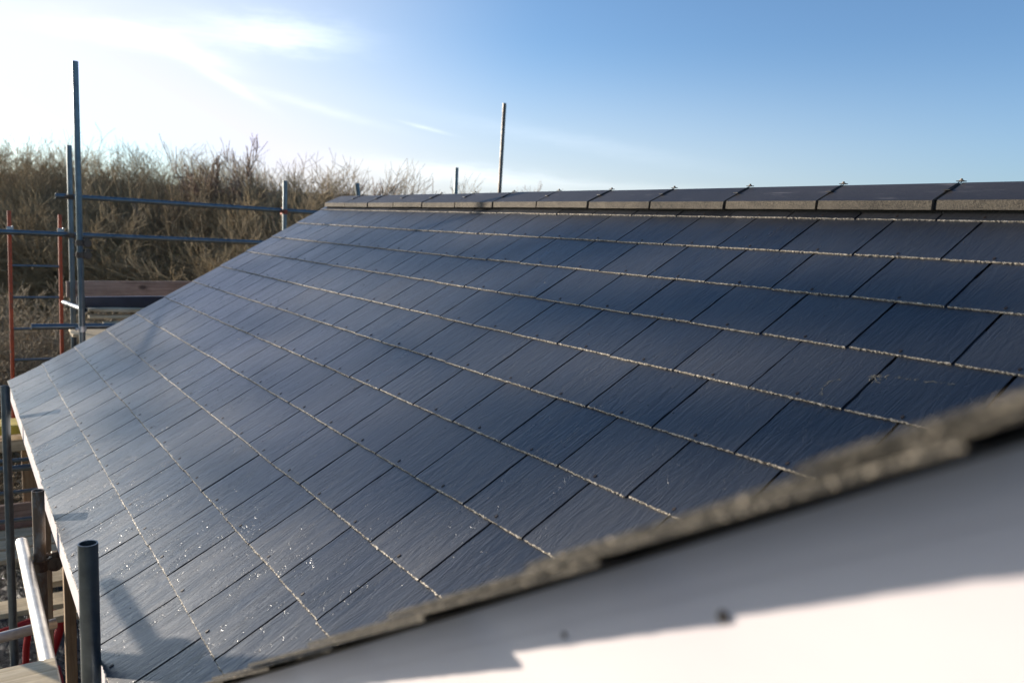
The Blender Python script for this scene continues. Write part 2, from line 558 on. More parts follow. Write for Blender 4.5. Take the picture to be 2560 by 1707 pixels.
def slate_field(name, origin, dU, dV, slates, use_sag=False, parent=None, T=T, thk=0.0050, verge=False):
    """slates: list of (u0, u1, row, length) in slate units; all share one mesh"""
    dU = np.array(dU, float); dV = np.array(dV, float); N = np.cross(dU, dV)
    N /= np.linalg.norm(N)
    origin = np.array(origin, float)
    VV = []; FF = []; MI = []; TO = []; UVs = []; SM = []
    base = 0
    nu, nv = 46, (40 if verge else 13)
    for (u0, u1, row, ln) in slates:
        gap = 0.0034 + abs(rng.normal()) * 0.0008
        a0, a1 = u0 * W + gap, u1 * W - gap
        jx = rng.normal() * 0.0007; jb = rng.normal() * 0.0011; rot = rng.normal() * 0.0012
        us = np.linspace(0, 1, nu); vs = np.concatenate([[0, 0.0028 / (ln)], np.linspace(0.02 / ln, 1, nv - 2)])
        A, B = np.meshgrid(us, vs, indexing='ij')
        S = a0 + (a1 - a0) * A + jx
        H = row * G + ln * B + jb + rot * (A - 0.5) * 2
        # ragged dressed edges
        eb = rng.normal(size=nu) * 0.0011; S_l = rng.normal(size=nv) * 0.0007; S_r = rng.normal(size=nv) * (0.0003 if verge else 0.0007)
        H[:, 0] += eb
        H[:, 1] += rng.normal(size=nu) * 0.0012
        S[0, :] += S_l; S[-1, :] += S_r
        tl = T * (1 + rng.normal() * 0.05) + rng.normal() * 0.0002
        top = tl * (1 - (H - row * G) / G)
        top += smooth_noise(nu, nv, 0.00016)
        top[:, 0] -= 0.0014 + np.abs(rng.normal(size=nu)) * 0.0009
        top[:, 1] -= np.abs(rng.normal(size=nu)) * 0.0003
        bot = np.where(True, T * (1 - (H - row * G) / G) - thk, 0)
        sg = sag(S / W, H / G) if use_sag else 0
        P = origin + S[..., None] * dU + H[..., None] * dV + (top + sg)[..., None] * N
        Q = origin + S[..., None] * dU + H[..., None] * dV + (bot + sg)[..., None] * N
        n0 = base
        k_ = nu * nv
        VV += [P.reshape(-1, 3), Q.reshape(-1, 3), P.reshape(-1, 3)]       # smooth top, bottom, and a second top set for the sharp edges
        idx = np.arange(k_).reshape(nu, nv) + n0
        idq = idx + k_
        ide = idx + 2 * k_
        quad = lambda g: np.stack([g[:-1, :-1], g[1:, :-1], g[1:, 1:], g[:-1, 1:]], -1).reshape(-1, 4)
        tq = quad(idx[:, 1:]); cq = quad(ide[:, :2])
        bq = quad(idq)[:, ::-1]
        e1 = np.stack([idq[:-1, 0], idq[1:, 0], ide[1:, 0], ide[:-1, 0]], -1)
        e2 = np.stack([idq[0, 1:], idq[0, :-1], ide[0, :-1], ide[0, 1:]], -1)
        e3 = np.stack([idq[-1, :-1], idq[-1, 1:], ide[-1, 1:], ide[-1, :-1]], -1)
        f = np.concatenate([tq, cq, bq, e1, e2, e3])
        FF.append(f)
        MI.append(np.concatenate([np.zeros(len(tq)), np.ones(len(cq)), np.zeros(len(bq)), np.ones(len(e1)), np.zeros(len(e2)),
                                  np.full(len(e3), 3 if (verge and u1 > -0.1) else 0)]))
        SM.append(np.concatenate([np.ones(len(tq), bool), np.zeros(len(f) - len(tq), bool)]))
        TO.append(np.full(len(f), np.clip(rng.normal() * 0.34 + 0.5, 0, 1)))
        ou, ov = rng.uniform(0, 60, 2)
        fl = rng.choice([-1, 1])
        uvp = np.stack([S * fl + ou, H + ov], -1).reshape(-1, 2)
        uv2 = np.concatenate([uvp, uvp, uvp])
        UVs.append(uv2[(f - n0)].reshape(-1, 2))
        base += 3 * k_
        # copper disc rivet just above the butt
        if u1 - u0 > 0.9:
            c = ((a0 + a1) / 2, row * G + 0.02)
            k = 8; ang = np.arange(k) / k * 2 * np.pi
            rr = 0.0042
            s = c[0] + rr * np.cos(ang); hh = c[1] + rr * np.sin(ang) * 1.5
            z0 = T * (1 - (c[1] - row * G) / G) + (sag(np.array([c[0] / W]), np.array([c[1] / G]))[0] if use_sag else 0)
            ring0 = origin + s[:, None] * dU + hh[:, None] * dV + (z0 - 0.001) * N
            ring1 = origin + s[:, None] * dU + hh[:, None] * dV + (z0 + 0.0016) * N
            VV += [ring0, ring1]
            i = np.arange(k); j = (i + 1) % k
            side = np.stack([i, j, j + k, i + k], -1) + base
            cap = np.array([[0, 1, 2, 3], [0, 3, 4, 7], [4, 5, 6, 7]]) + k + base
            f = np.concatenate([side, cap])
            FF.append(f); MI.append(np.full(len(f), 2)); TO.append(np.zeros(len(f))); SM.append(np.zeros(len(f), bool))
            UVs.append(np.zeros((len(f) * 4, 2)))
            base += 2 * k
    return numpy_mesh(name, np.concatenate(VV), np.concatenate(FF), [SLATE, SLATE_EDGE, RIVET, VERGE_EDGE], np.concatenate(MI),
                      np.concatenate(TO), np.concatenate(UVs), np.concatenate(SM), parent)


PITCH = R(30)
cp, sp_ = math.cos(PITCH), math.sin(PITCH)
VN = math.tan(R(31.0))                      # front gable pitch
X_N0 = 2.384 - 0.2122 * 6                    # foot of the front gable roof
Z_N0 = 0.678 + (X_N0 - 2.384) * VN
XV = lambda y: X_N0 + (y * math.tan(PITCH) - Z_N0) / VN   # valley line

house = empty("house", (0, 0, -2.7))
tag(house, "slate roofed house with white fascia, black ridge tiles and a projecting front gable", "house")


def hpar(o):
    o.parent = house
    o.matrix_parent_inverse = Matrix.Translation((0, 0, 2.7))
    return o


VERGE_U = -12.05
rows = []
OFF = [0.0, 0.5, 0.0, 0.5, 0.0, 0.5, 0.0, 0.5, 0.0, 0.5, 0.0, 0.5, 0.0]   # joints fall on whole or half widths
for r_ in range(12):
    off = OFF[r_]
    ln = 0.42 if r_ < 11 else 0.13
    if r_ == 10:
        ln = 0.36
    y_row = (r_ + 0.6) * G * cp
    umax = XV(y_row) / W + 1.6
    edges = []
    u = math.floor(VERGE_U - 1) + off
    while u < umax:
        edges.append(u); u += 1
    cuts = [e for e in edges if e > VERGE_U + 0.3]
    cuts = [VERGE_U + rng.normal() * 0.006] + cuts
    for a, b in zip(cuts, cuts[1:]):
        rows.append((a, b, r_, ln))
roof = hpar(slate_field("roof_slope", (0, 0, 0), (1, 0, 0), (0, cp, sp_), rows, True))
roof["label"] = "main slope of dark riven slates with pale dressed edges, stained by chalk"

gp = R(31.0)
rows = []
for r_ in range(0, 15):
    off = 0.0 if r_ % 2 == 0 else 0.5
    a = 0.0
    cuts = [0.0] + [-(k + 1) + off for k in range(0, 9) if -(k + 1) + off < -0.01]
    for p, q in zip(cuts, cuts[1:]):
        rows.append((q, p + rng.normal() * 0.004 * (p == 0), r_, 0.592))
fgr = hpar(slate_field("gable_roof_slope", (X_N0, 0, Z_N0 - 0.0052), (0, -1, 0), (0.979 * math.cos(gp), 0, 0.979 * math.sin(gp)), rows, False, None, 0.0052, 0.0041, True))
fgr["label"] = "front gable slope seen edge on, with ragged stepped verge slates"

# underlay / roof structure under the slates
mb = MB()
L = 2.93
for (off_, mat_i) in ((-0.022, 0),):
    pass
n_ = Vector((0, -sp_, cp))


def rp(x, s, off):
    return Vector((x, s * cp, s * sp_)) + n_ * off


a = [rp(-3.56, 0.01, -0.024), rp(5.0, 0.01, -0.024), rp(5.0, L, -0.024), rp(-3.56, L, -0.024)]
b = [rp(-3.56, 0.01, -0.12), rp(5.0, 0.01, -0.12), rp(5.0, L, -0.12), rp(-3.56, L, -0.12)]
YR = L * cp
ZR = L * sp_
mb.add(a + b, [(0, 1, 2, 3), (7, 6, 5, 4), (0, 4, 5, 1), (1, 5, 6, 2), (2, 6, 7, 3), (3, 7, 4, 0)])
# keep the near end of the underlay below the gable roof: it simply runs on under it
hpar(mb.build("roof_deck", BLACK))
# back slope
mb = MB()
a = [Vector((-3.6, YR + 0.01, ZR - 0.0)), Vector((5.0, YR + 0.01, ZR)), Vector((5.0, 2 * YR, 0)), Vector((-3.6, 2 * YR, 0))]
b = [p - Vector((0, 0, 0.13)) for p in a]
mb.add(a + b, [(0, 1, 2, 3), (7, 6, 5, 4), (0, 4, 5, 1), (1, 5, 6, 2), (2, 6, 7, 3), (3, 7, 4, 0)])
hpar(mb.build("back_slope", SLATE_EDGE if False else RIDGE_TOP))

# walls
mb = MB()
mb.box((-3.45, 0.42, -2.7), (5.0, 2 * YR - 0.16, -0.10))
mb.add([(-3.45, 0.42, -0.10), (-3.45, 2 * YR - 0.16, -0.10), (-3.45, YR, ZR - 0.2), (-3.40, 0.42, -0.10), (-3.40, 2 * YR - 0.16, -0.10), (-3.40, YR, ZR - 0.2)],
       [(0, 2, 1), (3, 4, 5), (0, 3, 5, 2), (1, 2, 5, 4)])
hpar(mb.build("wall", BRICK_WALL))

# fascia along the eave, in two lengths, with a small joint
for k, (x0, x1) in enumerate(((-3.58, -0.63), (-0.627, 1.9))):
    mb = MB()
    mb.box((x0, 0.006, -0.135), (x1, 0.028, -0.012), bev=0.002)
    hpar(mb.build("fascia", WHITE))
mb = MB(); mb.box((-3.58, 0.029, -0.135), (1.9, 0.418, -0.125))
hpar(mb.build("soffit", WHITE))
mb = MB()
bw = 0.14
mb.add([rp(-3.60, 0.02, -0.012), rp(-3.60, L, -0.012), rp(-3.60, L, -0.012 - bw), rp(-3.60, 0.02, -0.012 - bw),
        rp(-3.58, 0.02, -0.012), rp(-3.58, L, -0.012), rp(-3.58, L, -0.012 - bw), rp(-3.58, 0.02, -0.012 - bw)],
       [(0, 3, 2, 1), (4, 5, 6, 7), (0, 1, 5, 4), (3, 7, 6, 2), (1, 2, 6, 5), (0, 4, 7, 3)])
hpar(mb.build("bargeboard", WHITE))

# front gable: undercloak, white board, wall behind
gx = math.cos(gp); gz = math.sin(gp)


def gpnt(s, y, off):
    return Vector((X_N0 + s * gx - off * gz, y, Z_N0 + s * gz + off * gx))


def gslab(name, s0, s1, y0, y1, o0, o1, mat, dy=0.0):
    mb = MB()
    a = [gpnt(s, y + dy * s, o) for s in (s0, s1) for y in (y0, y1) for o in (o0, o1)]
    mb.add(a, [(0, 1, 3, 2), (4, 6, 7, 5), (0, 4, 5, 1), (2, 3, 7, 6), (0, 2, 6, 4), (1, 5, 7, 3)])
    return hpar(mb.build(name, mat))


gslab("undercloak", -0.05, 4.1, 0.034, 0.30, -0.0175, -0.0142, BLACK)
gslab("gable_deck", 0.0, 4.1, 0.10, 2.6, -0.12, -0.020, BLACK)
o = gslab("bargeboard", -0.05, 4.1, 0.016, 0.035, -0.62, -0.018, WHITE, 0.014)
o["label"] = "wide white board under the front gable slates, half in shade"
gslab("cover_strip", -0.05, 4.1, 0.0145, 0.0157, -0.046, -0.019, WHITE, 0.014)
mb = MB()
xg0, xg1 = X_N0 + 0.2, X_N0 + 4.1 * gx
mb.add([(xg0, 0.10, -2.7), (xg1, 0.10, -2.7), (xg1, 0.10, Z_N0 + 4.1 * gz - 0.2), (xg0, 0.10, Z_N0 - 0.1),
        (xg0, 0.15, -2.7), (xg1, 0.15, -2.7), (xg1, 0.15, Z_N0 + 4.1 * gz - 0.2), (xg0, 0.15, Z_N0 - 0.1)],
       [(0, 1, 2, 3), (7, 6, 5, 4), (0, 3, 7, 4), (1, 5, 6, 2), (3, 2, 6, 7)])
hpar(mb.build("gable_wall", BRICK_WALL))
mb = MB()
for k in range(1):
    a = [Vector((xg1, -0.0, Z_N0 + 4.1 * gz)), Vector((xg1, 2.6, Z_N0 + 4.1 * gz)), Vector((xg1 + 3.4, 2.6, Z_N0)), Vector((xg1 + 3.4, 0, Z_N0))]
    b = [p - Vector((0, 0, 0.12)) for p in a]
    mb.add(a + b, [(0, 3, 2, 1), (4, 5, 6, 7), (0, 1, 5, 4), (1, 2, 6, 5), (2, 3, 7, 6), (3, 0, 4, 7)])
hpar(mb.build("gable_back_slope", RIDGE_TOP))

for (mx, mz, mr) in ((3.162, 1.073, 0.0038), (3.018, 0.997, 0.0022), (2.62, 0.70, 0.003)):
    ys = 0.016 + 0.014 * ((mx - X_N0) / gx)
    mb = MB()
    mb.tube((mx, ys - 0.0022, mz), (mx, ys + 0.004, mz), mr, 14)
    hpar(mb.build("screw_head", RUST))

# ------------------------------------------------------------------ ridge
RY, RZ0, RZ1 = 2.42, 1.423, 1.457      # front bottom edge, top of the front edge
AY, AZ = 2.578, 1.5235                 # apex
sp_r = 0.4585
x_end = -3.563
mb = MB(); mb.box((x_end + 0.02, RY + 0.045, 1.395), (5.0, RY + 0.28, 1.428)); hpar(mb.build("ridge_batten", BLACK))
mb = MB()
x = x_end + 0.03
vs = []; fs = []
nrib = 1500
for i in range(nrib):                # rolled vent with fine teeth just under the tiles
    xx = x + i * 0.0052
    if xx > 4.5:
        break
    y0 = RY + 0.034 + 0.002 * rng.random(); z0 = 1.402
    mb.box((xx, y0, z0), (xx + 0.0026, RY + 0.05, z0 + 0.024))
hpar(mb.build("ridge_vent", BLACK))
clip_mesh = None
x = x_end
k = 0
tiles = []
while x < 4.4:
    w_ = 0.4435 + rng.normal() * 0.0007
    jy = rng.normal() * 0.0012; jz = rng.normal() * 0.0009
    tk = 0.020
    prof = [(RY, RZ0), (RY + 0.002, RZ1 - 0.002), (RY + 0.005, RZ1), (AY - 0.03, AZ - 0.0105), (AY - 0.008, AZ - 0.0012), (AY, AZ), (AY + 0.008, AZ - 0.0012), (AY + 0.03, AZ - 0.0105),
            (2 * AY - RY - 0.005, RZ1), (2 * AY - RY, RZ1 - 0.002), (2 * AY - RY, RZ0), (2 * AY - RY - 0.028, RZ0), (AY, AZ - 0.026), (RY + 0.028, RZ0)]
    npf = len(prof)
    xs = np.linspace(x, x + w_, 12)
    mb = MB()
    vs = []
    for xi in xs:
        for (py, pz) in prof:
            e = 0.0004
            vs.append((xi, py + jy + rng.normal() * e * (py < RY + 0.01), pz + jz + rng.normal() * 0.0003 * (pz < RZ1 - 0.01)))
    fs = []; mi = []
    for i in range(len(xs) - 1):
        for j in range(npf):
            j2 = (j + 1) % npf
            fs.append((i * npf + j, i * npf + j2, (i + 1) * npf + j2, (i + 1) * npf + j))
            mi.append(0 if 1 <= j <= 8 else 1)
    fs.append(tuple(range(npf))[::-1]); mi.append(1)
    fs.append(tuple((len(xs) - 1) * npf + j for j in range(npf))); mi.append(1)
    mb.v = vs; mb.f = [f[::-1] for f in fs]; mb.mi = mi; mb.sm = [False] * len(fs)
    tile = hpar(mb.build("ridge_tile", [RIDGE_TOP, RIDGE_EDGE]))
    tiles.append(tile)
    # union clip over the joint at the near end
    xj = x + w_ + 0.0075
    mb = MB()
    sl = math.atan2(AZ - RZ1, AY - RY)
    mb.box((xj - 0.012, RY + 0.014, RZ0 + 0.002), (xj + 0.012, RY + 0.028, RZ1 - 0.010))
    def sp2(t, off):
        return (RY + t * (AY - RY) - off * math.sin(sl), RZ1 + t * (AZ - RZ1) + off * math.cos(sl))
    q4 = [sp2(0.08, -0.007), sp2(1.0, -0.007), sp2(1.0, -0.010), sp2(0.08, -0.010)]
    vq = [(xj - 0.011, *q) for q in q4] + [(xj + 0.011, *q) for q in q4]
    mb.add(vq, [(0, 4, 5, 1), (3, 2, 6, 7), (0, 1, 2, 3), (4, 7, 6, 5), (0, 3, 7, 4), (1, 5, 6, 2)])
    for dx in (-0.0045, 0.0045):
        y0, z0 = sp2(0.50, 0.003); y1, z1 = sp2(0.97, 0.003)
        mb.tube((xj + dx, y0, z0), (xj + dx, y1, z1), 0.0016, 6)
    # lower plate
    for t_, hw, hy in ((0.48, 0.013, 0.008), (1.0, 0.014, 0.010)):
        y0, z0 = sp2(t_, 0.0)
        mb.box((xj - hw, y0 - hy, z0 + 0.0035), (xj + hw, y0 + hy, z0 + 0.0065), bev=0.001)
    clip = mb.build("ridge_clip", BLACK)
    clip.parent = tile
    mb = MB()
    y0, z0 = sp2(1.0, 0.0)
    prof2 = [(0.0075, 0.0066), (0.0075, 0.0090), (0.0040, 0.0092), (0.0040, 0.0140)]
    vs2 = [(xj + r_ * math.cos(a_ * math.pi / 6), y0 + r_ * math.sin(a_ * math.pi / 6), z0 + h_) for r_, h_ in prof2 for a_ in range(12)]
    fs2 = [(j_ * 12 + i_, j_ * 12 + (i_ + 1) % 12, (j_ + 1) * 12 + (i_ + 1) % 12, (j_ + 1) * 12 + i_) for j_ in range(3) for i_ in range(12)]
    mb.add(vs2, fs2 + [tuple(36 + i_ for i_ in range(12))])
    y1, z1 = sp2(0.48, 0.0)
    sc_ = mb.build("screw", GALV_RUST)
    sc_.parent = tile
    x += sp_r
    k += 1

# chalky smears dragged over the slates
mb = MB()


def rs(x, s, off=0.004):
    row = math.floor(s / G); f = s / G - row
    z = T * (1 - f) + float(sag(np.array([x / W]), np.array([s / G]))[0])
    return Vector((x, s * cp, s * sp_)) + n_ * (z + 0.0006)


def smear(x0, s0, x1, s1, n, spread, size):
    for i in range(n):
        t = rng.random()
        x = x0 + (x1 - x0) * t + rng.normal() * spread; s = s0 + (s1 - s0) * t + rng.normal() * spread
        r = size * (0.4 + rng.random())
        ang = math.atan2(s1 - s0, x1 - x0) + rng.normal() * 0.5
        ps = []
        for k in range(6):
            a_ = 2 * math.pi * k / 6
            rr = r * (0.6 + 0.8 * rng.random())
            px = rr * 2.3 * math.cos(a_); py = rr * 0.55 * math.sin(a_)
            ps.append(rs(x + px * math.cos(ang) - py * math.sin(ang), s + px * math.sin(ang) + py * math.cos(ang)))
        mb.add(ps, [tuple(range(6))])


SMEARS = [(2.171, 1.800, 2.147, 1.830, 9, 0.002, 0.0016), (2.147, 1.830, 2.149, 1.867, 9, 0.002, 0.0015), (2.149, 1.867, 2.172, 1.882, 7, 0.002, 0.0015),
          (2.236, 1.925, 2.270, 1.893, 22, 0.005, 0.0022), (2.252, 1.930, 2.28, 1.930, 10, 0.004, 0.0020), (2.30, 1.934, 2.45, 1.951, 34, 0.0022, 0.0015)]
for a_ in SMEARS:
    smear(*a_)
SMEAR_MAT = m_gritty("chalk", (0.10, 0.09, 0.07), (0.34, 0.30, 0.22), 500, 0.9, 0.001)
o = hpar(mb.build("chalk_smear", SMEAR_MAT))

# rain droplets and grit resting on the slates
nd = 1100
Xd = rng.uniform(-3.5, 2.9, nd * 2); Sd = rng.uniform(0.02, 2.7, nd * 2)
keep = rng.random(nd * 2) < np.clip(0.85 - 0.22 * (Xd + 0.4), 0.08, 1.0)
cl = np.sin(Xd * 5 + np.sin(Sd * 7)) * np.sin(Sd * 6 + Xd * 3)
keep &= rng.random(nd * 2) < (0.45 + 0.5 * cl)
ok = np.array([x < XV(s * cp) for x, s in zip(Xd, Sd)])
Xd, Sd = Xd[keep & ok], Sd[keep & ok]
rowd = np.floor(Sd / G); fr = Sd / G - rowd
good = (fr > 0.03) & (fr < 0.98)
Xd, Sd, rowd, fr = Xd[good], Sd[good], rowd[good], fr[good]
z = T * (1 - fr) + sag(Xd / W, Sd / G)
C0 = np.stack([Xd, Sd * cp, Sd * sp_], 1) + z[:, None] * np.array([0, -sp_, cp])
rr = rng.uniform(0.0009, 0.0021, len(Xd)) * (1 + (rng.random(len(Xd)) > 0.93) * 0.5)
uu = np.array([1, 0, 0]); vv = np.array([0, cp, sp_]); nn = np.array([0, -sp_, cp])
k = 6; ang = np.arange(k) / k * 2 * np.pi
VL = []
for (f1, h1) in ((1.0, -0.1), (0.82, 0.55)):
    ringp = C0[:, None, :] + (rr * f1)[:, None, None] * (np.cos(ang)[None, :, None] * uu + np.sin(ang)[None, :, None] * vv * 1.25) + (rr * h1)[:, None, None] * nn
    VL.append(ringp)
top = (C0 + (rr * 0.9)[:, None] * nn)[:, None, :]
VA = np.concatenate([VL[0], VL[1], top], 1)
nv_ = 2 * k + 1
fl = []
for i in range(k):
    j = (i + 1) % k
    fl += [[i, j, k + j], [i, k + j, k + i], [k + i, k + j, 2 * k]]
fl = np.array(fl)
FA = (fl[None] + (np.arange(len(C0)) * nv_)[:, None, None]).reshape(-1, 3)
DROP = bpy.data.materials.new("water_drop"); DROP.use_nodes = True
_b = DROP.node_tree.nodes["Principled BSDF"]
_b.inputs['Base Color'].default_value = (0.02, 0.022, 0.025, 1); _b.inputs['Roughness'].default_value = 0.3
_b.inputs['IOR'].default_value = 1.45
drops = numpy_mesh("rain_droplets", VA.reshape(-1, 3), FA, [DROP], smooth=True)
tag(drops, "scattered rain droplets and grit on the dark slates", "droplets", kind="stuff")

# ------------------------------------------------------------------ ground and hill
mb = MB()
n = 48
for ring in range(1):
    pass
rad = [0, 6, 14, 30, 60, 120, 250, 600]
vs = [(0, 0, -2.7)]
for r_ in rad[1:]:
    for i in range(n):
        a_ = 2 * math.pi * i / n
        vs.append((r_ * math.cos(a_), r_ * math.sin(a_), -2.7 + (rng.normal() * 0.05 if 14 < r_ < 200 else 0)))
fs = [(0, 1 + i, 1 + (i + 1) % n) for i in range(n)]
for k in range(len(rad) - 2):
    b0 = 1 + k * n
    for i in range(n):
        j = (i + 1) % n
        fs.append((b0 + i, b0 + n + i, b0 + n + j, b0 + j))
mb.add(vs, fs, 0, True)
tag(mb.build("ground", m_ground()), kind="structure")

mb = MB()     # wet trodden ground beside the house
xs = np.linspace(-15.5, 3.0, 60); ys = np.linspace(-2.6, 2.6, 26)
vs = [(float(a_), float(b_), -2.69 + 0.012 * float(rng.normal())) for a_ in xs for b_ in ys]
fs = [(i * 26 + j, (i + 1) * 26 + j, (i + 1) * 26 + j + 1, i * 26 + j + 1) for i in range(59) for j in range(25)]
mb.add(vs, fs, 0, True)
tag(mb.build("path", m_wet()), kind="structure")

mb = MB()     # long dark hill beyond the trees
nh = 90
vs = []
for i in range(nh):
    azd = -40 + i * 1.6
    a_ = R(azd)
    e = 1.93 - 0.004 * azd + 0.05 * math.sin(azd * 0.33) + 0.025 * math.sin(azd * 1.1)
    if azd > 24:
        e -= (azd - 24) * 0.075
    e = max(e, 0.25)
    D = 190
    for dd, zf in ((D, 0.0), (D + 45, 0.55), (D + 90, 1.0), (D + 200, 0.8)):
        zt = 1.29 + (D + 90) * math.tan(R(e))
        vs.append((-dd * math.cos(a_) + 3.4, dd * math.sin(a_), -2.8 + (zt + 2.8) * zf))
fs = [(i * 4 + j, (i + 1) * 4 + j, (i + 1) * 4 + j + 1, i * 4 + j + 1) for i in range(nh - 1) for j in range(3)]
mb.add(vs, fs, 0, True)
tag(mb.build("hill", HILL), kind="structure")

# ------------------------------------------------------------------ bare trees and thicket


def grow(h, stems, spread, levels=4, seed=0, r0=0.035, twigs=(3, 5), lean=0.0, start=0.0, upright=0.35):
    """skeleton of a bare shrub or tree: rows (p0, p1, r0, r1)"""
    rg = np.random.default_rng(seed)
    out = []

    def limb(p, d, L, r, lev):
        nseg = (4 if lev == 0 else 3) if lev < levels - 1 else 2
        pts = [p]
        q = p.copy(); dd = d.copy()
        for s in range(nseg):
            dd = dd + rg.normal(size=3) * (0.18 if lev == 0 else 0.25)
            dd[2] += upright * 0.25
            dd /= np.linalg.norm(dd)
            q2 = q + dd * L / nseg
            ra = r * (1 - 0.72 * s / nseg); rb = r * (1 - 0.72 * (s + 1) / nseg)
            out.append((*q, *q2, ra, rb))
            if lev < levels - 1 and not (lev == 0 and s == 0):
                for _ in range(rg.integers(*twigs)):
                    t = rg.random()
                    pp = q + (q2 - q) * t
                    ax = rg.normal(size=3); ax -= ax @ dd * dd; ax /= np.linalg.norm(ax)
                    ang = rg.uniform(0.35, 0.85)
                    nd_ = dd * math.cos(ang) + ax * math.sin(ang)
                    limb(pp, nd_, L * rg.uniform(0.34, 0.58), max(rb * 0.6, 0.0035), lev + 1)
            q = q2
    for i in range(stems):
        a = rg.uniform(0, 2 * math.pi)
        tilt = abs(rg.normal()) * spread
        d = np.array([math.sin(tilt) * math.cos(a) + lean, math.sin(tilt) * math.sin(a), math.cos(tilt)])
        d /= np.linalg.norm(d)
        base = np.array([math.cos(a), math.sin(a), 0]) * rg.uniform(0, 0.35 if stems > 1 else 0)
        limb(base, d, h * rg.uniform(0.72, 1.0), r0 * rg.uniform(0.6, 1.0), 0)
    return np.array(out)


def prism(S, nseg=3):
    """turn skeleton rows into thin three-sided prisms"""
    P0, P1, r0, r1 = S[:, :3], S[:, 3:6], S[:, 6], S[:, 7]
    d = P1 - P0; d /= (np.linalg.norm(d, axis=1, keepdims=True) + 1e-9)
    ref = np.where(np.abs(d[:, 2:3]) > 0.9, np.array([[1.0, 0, 0]]), np.array([[0, 0, 1.0]]))
    a = np.cross(d, ref); a /= np.linalg.norm(a, axis=1, keepdims=True); b = np.cross(d, a)
    ang = np.arange(nseg) / nseg * 2 * np.pi
    o = np.cos(ang)[None, :, None] * a[:, None] + np.sin(ang)[None, :, None] * b[:, None]
    V = np.concatenate([P0[:, None] + o * r0[:, None, None], P1[:, None] + o * r1[:, None, None]], 1)
    i = np.arange(nseg); j = (i + 1) % nseg
    f = np.stack([i, j, j + nseg, i + nseg], -1)
    F = (f[None] + (np.arange(len(S)) * 2 * nseg)[:, None, None]).reshape(-1, 4)
    return V.reshape(-1, 3), F


def place(S, x, y, rot, s, sz=None, z=-2.7):
    c, q = math.cos(rot), math.sin(rot)
    sz = sz or s
    T_ = S.copy()
    for k in (0, 3):
        X = S[:, k] * c - S[:, k + 1] * q; Y = S[:, k] * q + S[:, k + 1] * c
        T_[:, k] = X * s + x; T_[:, k + 1] = Y * s + y; T_[:, k + 2] = S[:, k + 2] * sz + z
    T_[:, 6:] *= s
    return T_


def polar(azd, D):
    return CAM.x - D * math.cos(R(azd)), CAM.y + D * math.sin(R(azd))


shrubs = [grow(4.4, 5, 0.26, 4, seed=100 + i, r0=0.028, twigs=(2, 5), upright=0.75) for i in range(8)]
bushes = [grow(3.0, 8, 0.45, 4, seed=300 + i, r0=0.020, twigs=(2, 3), upright=0.2) for i in range(3)]
dens = [len(s) for s in shrubs]


def front(azd):
    """distance of the scrub's near face from the eye"""
    return np.interp(azd, [-5, 0, 27, 32], [28, 26, 13.5, 13])


def top_el(azd):
    """height of the thicket's skyline, degrees above the eye level"""
    return np.interp(azd, [-30, 2.6, 6, 9.5, 13, 16, 20, 23, 25, 27, 31], [4.3, 4.3, 4.4, 4.3, 3.9, 4.0, 3.9, 3.9, 3.3, 2.4, 0.9])


allS = []; tones = []
for i in range(175):
    azd = rng.uniform(0.5, 24.0)
    D = float(front(azd)) + rng.uniform(0.3, 6.5)
    x, y = polar(azd, D)
    top = 1.29 + D * math.tan(R(float(top_el(azd)))) + 2.7
    hgt = top * (rng.uniform(0.80, 1.05) if D > front(azd) + 2.5 else rng.uniform(0.5, 0.85))
    s = shrubs[rng.integers(len(shrubs))]
    zmax = s[:, 5].max()
    P = place(s, x, y, rng.uniform(0, 6.28), rng.uniform(0.9, 1.2), hgt / zmax)
    allS.append(P); tones.append(np.full(len(P), rng.random()) * 0.7 + rng.random(len(P)) * 0.3)
S_ = np.concatenate(allS); tn = np.repeat(np.concatenate(tones), 3)
S_[:, 6:] = np.maximum(S_[:, 6:], 0.0042)
V_, F_ = prism(S_)
th = numpy_mesh("thicket", V_, F_, [BARK], tone=tn)
tag(th, "dense mass of bare brown scrub behind the far scaffold", "scrub", kind="stuff")

# low leafy growth at the foot of the thicket
nl = 150000
azl = rng.uniform(1, 30, nl); Dl = front(azl) + rng.uniform(-1.0, 4.0, nl)
px = CAM.x - Dl * np.cos(np.radians(azl)); py = CAM.y + Dl * np.sin(np.radians(azl))
clump = np.sin(px * 1.7) * np.sin(py * 2.1 + px) + rng.normal(size=nl) * 0.45
hl = np.abs(rng.normal(size=nl)) * 1.5 + np.clip(clump, 0, 2) * 0.9
kp = (clump > 0.0) & (hl < 3.4)
px, py, hl = px[kp], py[kp], hl[kp]
cc = np.stack([px, py, -2.7 + hl], 1)
m_ = len(cc)
da = rng.normal(size=(m_, 3)); da /= np.linalg.norm(da, axis=1, keepdims=True)
db = np.cross(da, rng.normal(size=(m_, 3))); db /= np.linalg.norm(db, axis=1, keepdims=True)
sz_ = rng.uniform(0.014, 0.032, m_)[:, None]
Vq = np.stack([cc - da * sz_, cc - db * sz_ * 0.6, cc + da * sz_, cc + db * sz_ * 0.6], 1).reshape(-1, 3)
Fq = np.arange(m_ * 4).reshape(-1, 4)
lf = numpy_mesh("undergrowth", Vq, Fq, [LEAF], tone=rng.random(m_))
tag(lf, "low tangle of yellow green leaves at the foot of the scrub", "undergrowth", kind="stuff")

